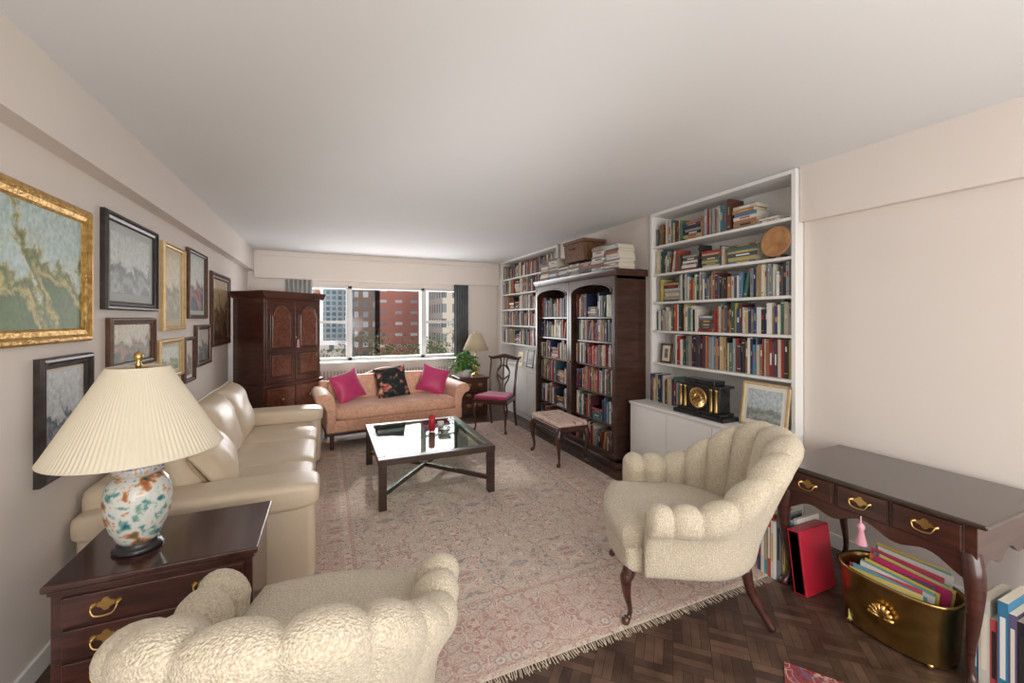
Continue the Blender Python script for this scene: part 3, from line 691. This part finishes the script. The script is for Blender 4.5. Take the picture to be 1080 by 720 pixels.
# ---------------------------------------------------------------- CABRIOLE LEG
def cab(name,x,y,h,ox,oy,mat,parent,s=1.0,z0=0):
    P=[(0,0,h),(.012*s,0,h-.04*s),(.026*s,0,h*.78),(.018*s,0,h*.5),(.0,0,h*.24),(.006*s,0,h*.1),(.024*s,0,.018),(.03*s,0,.0)]
    Rr=[.032*s,.034*s,.03*s,.02*s,.013*s,.013*s,.022*s,.018*s]
    n=math.hypot(ox,oy); pts=[(x+p[0]*ox/n,y+p[0]*oy/n,p[2]+z0) for p in P]
    sweep(name,pts,Rr,mat,parent,seg=10,k=4)

# ---------------------------------------------------------------- ARMCHAIR (front = -y local)
def armchair(name,loc,rz,sc0=1.06,scz=1.02):
    g=grp(name,loc,rz); g.scale=(sc0,sc0,scz)
    Rr=.335; La=.24; Larc=pi*Rr; Ltot=Larc+2*La; nch=13; per=14
    NS=nch*per
    def frame(s):
        if abs(s)<=Larc/2:
            f=s/Rr; return Vector((Rr*math.sin(f),Rr*math.cos(f)*1.0,0)),Vector((math.sin(f),math.cos(f),0))
        sg=1 if s>0 else -1; e=abs(s)-Larc/2
        return Vector((sg*(Rr+.02*e),-e,0)),Vector((sg,-.05,0)).normalized()
    V=[];F=[];m=16
    for i in range(NS+1):
        s=-Ltot/2+Ltot*i/NS; P,Nn=frame(s); q=abs(s)/(Ltot/2)
        k=max(0,min(1,(q-.08)/.62)); sm=k*k*(3-2*k)
        h=.88*(1-sm)+.60*sm
        if q>.9: h-=.03*((q-.9)/.1)**2
        bk=1-sm
        pu=abs(math.sin(pi*i/per))**.5
        endf=min(1,(1-q)*Ltot/2/.05); endf=math.sqrt(max(0,1-(1-endf)**2))*.75+.25
        fl=.22*bk+.05
        zt=h
        prof=[(-.03,.28,0),(-.045,.40,.6),(-.05,.40+(zt-.40)*.35,1.1),(-.055,.40+(zt-.40)*.65,1.15),(-.060,zt-.08,1.1),(-.052,zt-.03,1.0),(-.015,zt,.85),(.03,zt+.004,.8),(.062,zt-.02,.8),(.074,zt-.06,.7),(.064,zt-.11,.4),(.047,.40+(zt-.40)*.4,.10),(.03,.45,.0),(.022,.35,0),(.015,.27,0),(-.01,.25,0)]
        for j,(o,z,pf) in enumerate(prof):
            sgn=-1 if o<-.0 else 1
            off=o*endf; pz=0
            amt=.037*pu*pf-.018*pf
            if j==5: off+=-amt*.8; pz=amt*.7
            elif j in (6,7): pz=amt
            elif j==8: off+=amt*.7; pz=amt*.6
            else: off+=sgn*amt
            off+=fl*max(0,z-.35)
            p=P+Nn*off; V.append((p.x,p.y,z+pz))
    for i in range(NS):
        for j in range(m):
            q=(j+1)%m; F.append((i*m+j,i*m+q,(i+1)*m+q,(i+1)*m+j))
    F.append(tuple(range(m))); F.append(tuple(NS*m+j for j in range(m-1,-1,-1)))
    obj('channel_back_and_arms',V,F,BOUCLE,g,smooth=True,subd=1)
    def D(sc,yo=0):
        p=[]
        for k in range(25):
            a=pi*k/24; p.append((.315*sc*math.cos(a),.30*sc*math.sin(a)))
        for k in range(1,24):
            t=k/24; x=-.315+.63*t; p.append((x*1.04*sc,-.30-.07*math.sin(pi*t)+yo))
        return p
    prism('seat_rail',D(1.0),'xy',.25,.37,BOUCLE,g,bevel=.025,seg=3)
    V=[];F=[]; out=D(.97,-.012); n=len(out); cx,cy=0,-.05
    lev=[(.965,.355),(1.0,.375),(1.01,.41),(1.0,.44),(.95,.462),(.8,.475),(.55,.485),(.25,.49)]
    for sc,z in lev:
        for a,b in out: V.append((cx+(a-cx)*sc,cy+(b-cy)*sc,z))
    for j in range(len(lev)-1):
        for i in range(n): q=(i+1)%n; F.append((j*n+i,j*n+q,(j+1)*n+q,(j+1)*n+i))
    F.append(tuple((len(lev)-1)*n+i for i in range(n)))
    obj('seat_cushion',V,F,BOUCLE,g,smooth=True)
    cab('front_leg_0',-.27,-.29,.27,-.6,-1,MAHOG,g,.9); cab('front_leg_1',.27,-.29,.27,.6,-1,MAHOG,g,.9)
    for i,s in enumerate((-1,1)): sweep('rear_leg_%d'%i,[(s*.21,.24,.27),(s*.215,.26,.16),(s*.23,.31,.06),(s*.24,.345,0)],[.024,.022,.018,.017],MAHOG,g,seg=8)
    return g
def rotfor(fx,fy): return math.atan2(fy,fx)+pi/2   # local -y -> (fx,fy)
armchair('channel_back_armchair',(-.03,1.48,.008),rotfor(.28,.96),1.06,.98)
armchair('channel_back_armchair',(1.775,1.73,.008),rotfor(-.86,.52),1.06)

# ---------------------------------------------------------------- COFFEE TABLE
CT=grp('glass_coffee_table',(0,0,.008))
a0,a1,b0,b1=.36,1.33,3.35,4.55; th=.40; bw=.075
boxes('frame_top',[(a0,a1,b0,b0+bw,th-.05,th),(a0,a1,b1-bw,b1,th-.05,th),(a0,a0+bw,b0+bw,b1-bw,th-.05,th),(a1-bw,a1,b0+bw,b1-bw,th-.05,th)],DARKW,CT,bevel=.006)
for i,(x,y) in enumerate(((a0+.035,b0+.035),(a1-.035,b0+.035),(a0+.035,b1-.035),(a1-.035,b1-.035))): box('leg_%d'%i,x-.03,x+.03,y-.03,y+.03,0,th-.05,DARKW,CT,bevel=.004)
cx,cy=(a0+a1)/2,(b0+b1)/2
Ld=math.hypot(a1-a0-.1,b1-b0-.1)/2; an=math.atan2(b1-b0-.1,a1-a0-.1)
for i,s in enumerate((1,-1)): box('stretcher_%d'%i,-Ld,Ld,-.016,.016,.10+i*.0005,.135+i*.0005,DARKW,CT,mtx=T(cx,cy,0)@R(s*an,'Z'),bevel=.003)
box('glass_top',a0+.06,a1-.06,b0+.06,b1-.06,th-.006,th+.002,TABGL,CT)
cd=grp('red_candle',(.93,4.02,.412)); lathe('wax',[(.03,0),(.031,.1),(.03,.155),(.022,.15),(.001,.145)],RED,cd); lathe('wick',[(.002,.145),(.001,.165)],BLACK,cd,seg=6)
ds=grp('crystal_dish',(1.03,3.92,.412)); lathe('bowl',[(.035,0),(.035,.006),(.05,.02),(.07,.045),(.066,.046),(.045,.022),(.001,.012)],GLASS('crystal',(.9,.9,.9),.5,.15),ds)
ds=grp('votive_candle',(1.05,4.15,.412)); lathe('cup',[(.028,0),(.033,.05),(.03,.05),(.026,.035),(.001,.035)],CREAM,ds)

# ---------------------------------------------------------------- CAMELBACK SOFA  (front=-y local)
Sf=grp('camelback_sofa',(.77,5.60,.008),.10)
HW=.89
pts=[(-HW+.10,.25),(HW-.10,.25)]
for k in range(41):
    x=(HW-.05)-(2*HW-.10)*k/40; q=abs(x)/HW
    z=.70+.15*(.5+.5*math.cos(min(1,q/.62)*pi))+.03*max(0,(q-.72)/.28)
    pts.append((x,z))
prism('back',pts,'xz',.24,.37,PEACH,Sf,bevel=.045,seg=4,mtx=R(-.06,'X'))
sell('back_pad',(0,.23,.60),(HW-.14,.08,.17),.5,.35,PEACH,Sf)
box('seat_rail',-HW+.07,HW-.07,-.40,.32,.19,.33,PEACH,Sf,bevel=.02,seg=3)
box('wood_rail',-HW+.07,HW-.07,-.41,.32,.165,.19,MAHOG,Sf,bevel=.004)
sell('seat_cushion',(0,-.10,.40),(HW-.15,.33,.085),.4,.18,PEACH,Sf,nu=60)
for i,s in enumerate((-1,1)):
    pr=[(s*(HW-.17),.20),(s*(HW-.17),.50),(s*(HW-.155),.58),(s*(HW-.12),.625),(s*(HW-.06),.645),(s*(HW),.635),(s*(HW+.04),.60),(s*(HW+.045),.56),(s*(HW+.02),.525),(s*(HW-.03),.51),(s*(HW-.065),.45),(s*(HW-.075),.35),(s*(HW-.07),.20)]
    prism('scroll_arm_%d'%i,pr,'xz',-.40,.33,PEACH,Sf,bevel=.022,seg=3)
    for j,y in enumerate((-.36,.26)): prism('leg_%d_%d'%(i,j),[(s*(HW-.13)-.025,.17),(s*(HW-.13)+.025,.17),(s*(HW-.13)+.018,0),(s*(HW-.13)-.018,0)],'xz',y-.022,y+.022,MAHOG,Sf,bevel=.003)
for j,x in enumerate((-.28,.28)): box('mid_leg_%d'%j,x-.02,x+.02,-.385,-.345,0,.17,MAHOG,Sf,bevel=.003)
def thr(name,x,y,z,sz,mat,rz,roll=0,tilt=-.35):
    g=grp(name)
    m=T(.77,5.60,0)@R(.10,'Z')@T(x,y,z)@R(rz,'Z')@R(tilt,'X')@UPY@R(roll,'Z')
    pillow('cover',sz,sz,.16,mat,g,mtx=m,pinch=.10); return g
thr('magenta_throw_pillow',-.54,-.01,.665,.38,MAGEN,.35,.25)
thr('magenta_throw_pillow',.56,-.01,.665,.38,MAGEN,-.3,-.3)
thr('floral_needlepoint_pillow',0,.0,.675,.42,NEEDLE,.0,.12)

# ---------------------------------------------------------------- SIDE TABLE + LAMP + PLANT
ST=grp('bedside_chest',(2.06,6.28,0),0)
box('case',-.22,.22,-.2,.2,.07,.57,MAHR,ST,bevel=.004); box('top',-.24,.24,-.22,.22,.57,.60,MAHR,ST,bevel=.006)
for i in range(3):
    z=.10+i*.155; box('drawer_%d'%i,-.19,.19,-.212,-.19,z,z+.14,MAHR,ST,bevel=.005)
    for j,x in enumerate((-.09,.09)): bail('handle_%d_%d'%(i,j),ST,T(x,-.212,z+.085),w=.06)
for i,(x,y) in enumerate(((-.18,-.16),(.18,-.16),(-.18,.16),(.18,.16))): box('foot_%d'%i,x-.035,x+.035,y-.035,y+.035,0,.08,MAHR,ST,bevel=.006)
L2=grp('brass_table_lamp',(2.17,6.33,.60))
lathe('base',[(.07,0),(.075,.012),(.05,.025),(.02,.04),(.03,.08),(.045,.13),(.035,.19),(.014,.23),(.01,.30),(.01,.42)],BRASS,L2)
lathe('shade',[(.205,.40),(.09,.66)],M('tan_shade',(.52,.43,.29),(.56,.47,.32),scale=4,rough=.9),L2,seg=40)
lathe('finial',[(.01,.66),(.014,.68),(.001,.70)],BRASS,L2,seg=10)
PP=grp('potted_pothos',(1.93,6.18,.60)); lathe('pot',[(.07,0),(.09,.03),(.10,.12),(.095,.125),(.085,.11),(.001,.105)],M('white_planter',(.6,.6,.58),rough=.4),PP)
V=[];F=[]
for i in range(300):
    a=random.uniform(0,2*pi); r=random.uniform(.02,.24); z=.23+random.uniform(-.09,.15)-(r-.08)*.5
    s=random.uniform(.027,.045); m=T(r*math.cos(a)*1.0,r*math.sin(a)*.7,z)@R(a,'Z')@R(random.uniform(-.3,1.1),'Y')@R(random.uniform(-.5,.5),'X')
    lp=[(-1,0,0),(-.4,.6,.12),(.4,.5,.1),(1.2,0,-.1),(.4,-.5,.1),(-.4,-.6,.12),(0,0,0)]
    n=len(V); V+=[m@(Vector(p)*s) for p in lp]; F+=[(n+6,n+k,n+(k+1)%6) for k in range(6)]
obj('foliage',V,F,LEAF,PP)
V=[];F=[]
for i in range(26):
    a=random.uniform(0,2*pi); v,f=sweepdata([(0,0,.10),(.05*math.cos(a),.04*math.sin(a),.22),(.17*math.cos(a),.12*math.sin(a),.2)],[.003]*3,5); n=len(V); V+=v; F+=[tuple(n+q for q in ff) for ff in f]
obj('stems',V,F,LEAF,PP,smooth=True)

# ---------------------------------------------------------------- SIDE CHAIR
SC=grp('splat_back_side_chair',(2.10,5.27,.008),rotfor(-.72,-.69))
prism('seat_rail',[(-.25,-.22),(.25,-.22),(.20,.20),(-.20,.20)],'xy',.37,.43,MAHOG,SC,bevel=.006)
V=[(-.235,-.205),(.235,-.205),(.185,.18),(-.185,.18)]
prism('seat_pad',V,'xy',.43,.475,MAGEN,SC,bevel=.02,seg=4)
for i,s in enumerate((-1,1)):
    cab('front_leg_%d'%i,s*.215,-.19,.38,s*.7,-1,MAHOG,SC,.95)
    sweep('back_post_%d'%i,[(s*.19,.26,0),(s*.185,.215,.2),(s*.185,.20,.43),(s*.195,.22,.65),(s*.20,.26,.85),(s*.22,.29,.94)],[.017,.018,.02,.016,.016,.014],MAHOG,SC,seg=8)
sweep('crest_rail',[(-.25,.29,.955),(-.19,.28,.935),(-.08,.275,.955),(0,.275,.97),(.08,.275,.955),(.19,.28,.935),(.25,.29,.955)],[.012,.022,.026,.028,.026,.022,.012],MAHOG,SC,seg=8)
box('shoe',-.18,.18,.185,.215,.43,.46,MAHOG,SC,bevel=.004)
def ribbon(nm,xs):
    sweep(nm,[(x,.20+max(0,(z-.45))*.15,z) for x,z in xs],[.011]*len(xs),MAHOG,SC,seg=8)
ribbon('splat_l',[(-.04,.45),(-.035,.55),(-.085,.66),(-.09,.76),(-.04,.86),(-.06,.95)])
ribbon('splat_r',[(.04,.45),(.035,.55),(.085,.66),(.09,.76),(.04,.86),(.06,.95)])
ribbon('splat_c',[(0,.45),(0,.6),(.0,.75),(0,.95)])
ribbon('splat_x',[(-.085,.70),(0,.64),(.085,.70)]); ribbon('splat_y',[(-.09,.76),(0,.84),(.09,.76)])

# ---------------------------------------------------------------- BENCH
BN=grp('cabriole_bench',(2.30,3.94,.008))
box('apron',-.18,.18,-.30,.30,.33,.385,MAHOG,BN,bevel=.008)
for sx in (-1,1):
    for sy in (-1,1): cab('leg_%d%d'%(sx+1,sy+1),sx*.155,sy*.275,.36,sx,sy,MAHOG,BN,1.0)
box('seat_pad',-.18,.18,-.30,.30,.385,.435,FLORAL,BN,bevel=.022,seg=4)

# ---------------------------------------------------------------- DESK
DK=grp('mahogany_writing_desk')
dx0,dx1,dy0,dy1,dz=2.34,2.99,.745,1.57,.70
DTOP=M('desk_top_polish',(.040,.028,.022),(.06,.042,.034),scale=3,rough=.2,stretch=(1,6,1),coat=.5)
box('top',dx0-.02,dx1,dy0-.02,dy1+.02,dz-.022,dz,DTOP,DK,bevel=.008,seg=3)
box('case',dx0+.02,dx1-.01,dy0+.02,dy1-.02,dz-.16,dz-.022,MAHOG,DK,bevel=.003)
yb=[dy0+.05,dy0+.30,dy1-.30,dy1-.05]
for i in range(3):
    a,b=yb[i]+.012,yb[i+1]-.012
    box('drawer_%d'%i,dx0+.006,dx0+.03,a,b,dz-.145,dz-.035,MAHOG,DK,bevel=.006)
    box('drawer_bead_%d'%i,dx0+.012,dx0+.022,a-.006,b+.006,dz-.151,dz-.029,DARKW,DK,bevel=.003)
    bail('handle_%d'%i,DK,T(dx0+.006,(a+b)/2,dz-.08)@R(-pi/2,'Z'),w=.075)
def apron(u0,u1,z,d,n=36):
    p=[(u0,z),(u1,z)]
    for k in range(n+1):
        t=k/n; u=u1+(u0-u1)*t
        e=abs(2*t-1)
        dd=d*(.35+.65*e**3)+.022*math.cos(t*2*pi*3)*(1-e**4)
        p.append((u,z-dd))
    return p
prism('front_apron',apron(dy0+.03,dy1-.03,dz-.155,.11),'yz',dx0+.02,dx0+.04,MAHOG,DK,bevel=.003)
prism('side_apron_0',apron(dx0+.03,dx1-.03,dz-.155,.10),'xz',dy1-.04,dy1-.02,MAHOG,DK,bevel=.003)
prism('side_apron_1',apron(dx0+.03,dx1-.03,dz-.155,.10),'xz',dy0+.02,dy0+.04,MAHOG,DK,bevel=.003)
for i,(x,y,ox,oy) in enumerate(((dx0+.05,dy0+.05,-1,-1),(dx0+.05,dy1-.05,-1,1),(dx1-.06,dy0+.05,1,-1),(dx1-.06,dy1-.05,1,1))):
    cab('leg_%d'%i,x,y,dz-.15,ox if ox<0 else .2,oy,MAHOG,DK,1.1)
tz=dz-.135
lathe('key_tassel',[(.003,.0),(.003,-.03),(.014,-.04),(.016,-.055),(.010,-.065),(.024,-.13),(.022,-.135),(.001,-.136)],PINK,DK,mtx=T(dx0-.028,(dy0+dy1)/2-.02,tz),seg=18)

# brass bin
BB=grp('brass_magazine_bin',(2.46,1.06,0),0)
def oval(sx,sy,z,n=40,e=.75):
    return [(sx*math.copysign(abs(math.cos(2*pi*i/n))**e,math.cos(2*pi*i/n)),sy*math.copysign(abs(math.sin(2*pi*i/n))**e,math.sin(2*pi*i/n)),z) for i in range(n)]
V=[];F=[]; rings=[(.125,.195,.012),(.13,.20,.02),(.142,.215,.26),(.149,.222,.275),(.152,.226,.285),(.147,.22,.292),(.139,.212,.285),(.134,.208,.26),(.122,.192,.03)]
for sx,sy,z in rings: V+=oval(sx,sy,z)
n=40
for j in range(len(rings)-1):
    for i in range(n): q=(i+1)%n; F.append((j*n+i,j*n+q,(j+1)*n+q,(j+1)*n+i))
F.append(tuple(range(n))); F.append(tuple((len(rings)-1)*n+i for i in range(n)))
obj('bin',V,F,BRASSA,BB,smooth=True)
for i,(x,y) in enumerate(((-.09,-.15),(-.09,.15),(.09,-.15),(.09,.15))): sell('ball_foot_%d'%i,(x,y,.012),(.014,.014,.012),1,1,BRASS,BB,nu=14,nv=8)
V=[];F=[]; cz=.165
for k in range(8):
    a=.12+(pi-.24)*k/7; pts=[Vector((-.143,0,cz-.03)),Vector((-.150,.028*math.cos(a),cz-.03+.035*math.sin(a))),Vector((-.146,.048*math.cos(a),cz-.03+.06*math.sin(a)))]
    v,f=sweepdata(pts,[.004,.008,.009],8); n=len(V); V+=v; F+=[tuple(n+q for q in ff) for ff in f]
obj('shell_boss',V,F,BRASS,BB,smooth=True)
mb=MB()
mp=[(.7,.62,.2),(.15,.33,.45),(.55,.06,.12),(.7,.69,.65),(.15,.38,.36),(.7,.52,.12),(.1,.1,.12),(.5,.03,.15),(.6,.2,.1)]
for i in range(16):
    x=-.112+i*.0145
    m=T(x,random.uniform(-.02,.02),.035)@R(.16,'Y')@R(random.uniform(-.09,.09),'X')
    mb.box(0,.005,-.14,.14,0,.245+.005*i*random.uniform(.6,1.1),mp[i%9],m)
    mb.box(-.001,0,-.08,.06,.19,.225,mp[(i+3)%9],m)
mb.build('magazines',BB)
RB=grp('red_photo_album',(2.46,1.385,0)); 
m=T(0,0,.002)@R(-.12,'X')
box('cover',-.12,.14,-.035,.035,.0,.34,REDP,RB,bevel=.006,mtx=m@T(0,.045,.006)); box('pages',-.122,.13,-.025,.025,.01,.33,MATB,RB,mtx=m@T(.002,.045,.006))
mb=MB(); yy=1.485
for i,(c,h,wd) in enumerate((((.6,.1,.06),.32,.022),((.75,.73,.68),.36,.018),((.05,.3,.42),.34,.022),((.75,.7,.2),.30,.012),((.2,.2,.22),.37,.02),((.7,.7,.66),.33,.018),((.5,.08,.06),.36,.02),((.1,.3,.35),.31,.018),((.7,.66,.55),.35,.02),((.05,.06,.15),.33,.02))):
    xx=2.46-.022*min(i,5)
    mb.box(xx,xx+.2,yy,yy+wd,.001,h,c,None,PAGE); mb.box(xx-.001,xx+.001,yy+.004,yy+wd-.004,h*.3,h*.8,LAB[i%6]); yy+=wd+.001
mb.build('floor_books')
mb=MB(); yy=.36
for i in range(18):
    c=[(.04,.2,.35),(.1,.3,.4),(.45,.03,.06),(.02,.02,.03),(.12,.1,.2),(.04,.2,.35),(.5,.08,.08),(.6,.58,.52)][i%8]; wd=random.uniform(.02,.034); h=random.uniform(.30,.40)
    xx=2.40+random.uniform(0,.02)
    mb.box(xx,xx+.22,yy,yy+wd-.001,.001,h,c,None,PAGE); mb.box(xx-.001,xx+.001,yy+wd*.25,yy+wd*.75,h*.25,h*.85,LAB[(i*2)%6]); yy+=wd
    if yy>.78: break
mb.build('floor_books')

# ---------------------------------------------------------------- LIGHT
Wd=bpy.data.worlds.new('World'); S.world=Wd; Wd.use_nodes=True; nt=Wd.node_tree
bg=nt.nodes['Background']; sk=nt.nodes.new('ShaderNodeTexSky'); sk.sky_type='NISHITA'; sk.sun_disc=False; sk.sun_elevation=.6; sk.sun_rotation=2.5; sk.air_density=1; sk.dust_density=2.5
mxn=nt.nodes.new('ShaderNodeMixRGB'); mxn.inputs[0].default_value=.5; mxn.inputs[2].default_value=(5,5,5,1)
nt.links.new(sk.outputs[0],mxn.inputs[1]); nt.links.new(mxn.outputs[0],bg.inputs[0]); bg.inputs[1].default_value=.32
def area(name,loc,target,sx,sy,e,col=(1,1,1)):
    l=bpy.data.lights.new(name,'AREA'); l.shape='RECTANGLE'; l.size=sx; l.size_y=sy; l.energy=e; l.color=col
    o=bpy.data.objects.new(name,l); o.location=loc; d=Vector(target)-Vector(loc); o.rotation_euler=d.to_track_quat('-Z','Y').to_euler(); COL.objects.link(o); return o
WB_=(1,.99,.97)
area('room_fill_light',(1.0,-1.6,1.3),(1.0,5,.8),3.4,1.8,104,WB_)
area('bounce_light',(.7,-1.1,1.0),(.5,-1.5,2.55),2.6,1.0,28,WB_)
sp=bpy.data.lights.new('ceiling_bounce_spot','SPOT'); sp.energy=820; sp.spot_size=math.radians(37); sp.spot_blend=1; sp.shadow_soft_size=.35; sp.color=WB_
so=bpy.data.objects.new('ceiling_bounce_spot',sp); so.location=(.9,-1.4,1.3); so.rotation_euler=(Vector((.8,5.2,2.15))-Vector(so.location)).to_track_quat('-Z','Y').to_euler(); COL.objects.link(so)
area('window_light',(1.0,7.9,1.5),(1.0,4,1.7),2.8,1.3,95,(.99,.99,1))
s=bpy.data.lights.new('sun','SUN'); s.energy=1.5; s.angle=.03; s.color=(1,.95,.86); so=bpy.data.objects.new('sun',s); so.rotation_euler=Vector((-.08,-.9,-.43)).to_track_quat('-Z','Y').to_euler(); COL.objects.link(so)
S.view_settings.view_transform='Standard'

cam=bpy.data.cameras.new('camera'); cam.lens=440/1080*36; cam.sensor_width=36; cam.shift_y=-24/1080; cam.clip_start=.05; cam.clip_end=500
co=bpy.data.objects.new('camera',cam); co.location=(0,0,1.5); co.rotation_euler=(pi/2,0,-math.radians(23.9)); COL.objects.link(co); S.camera=co
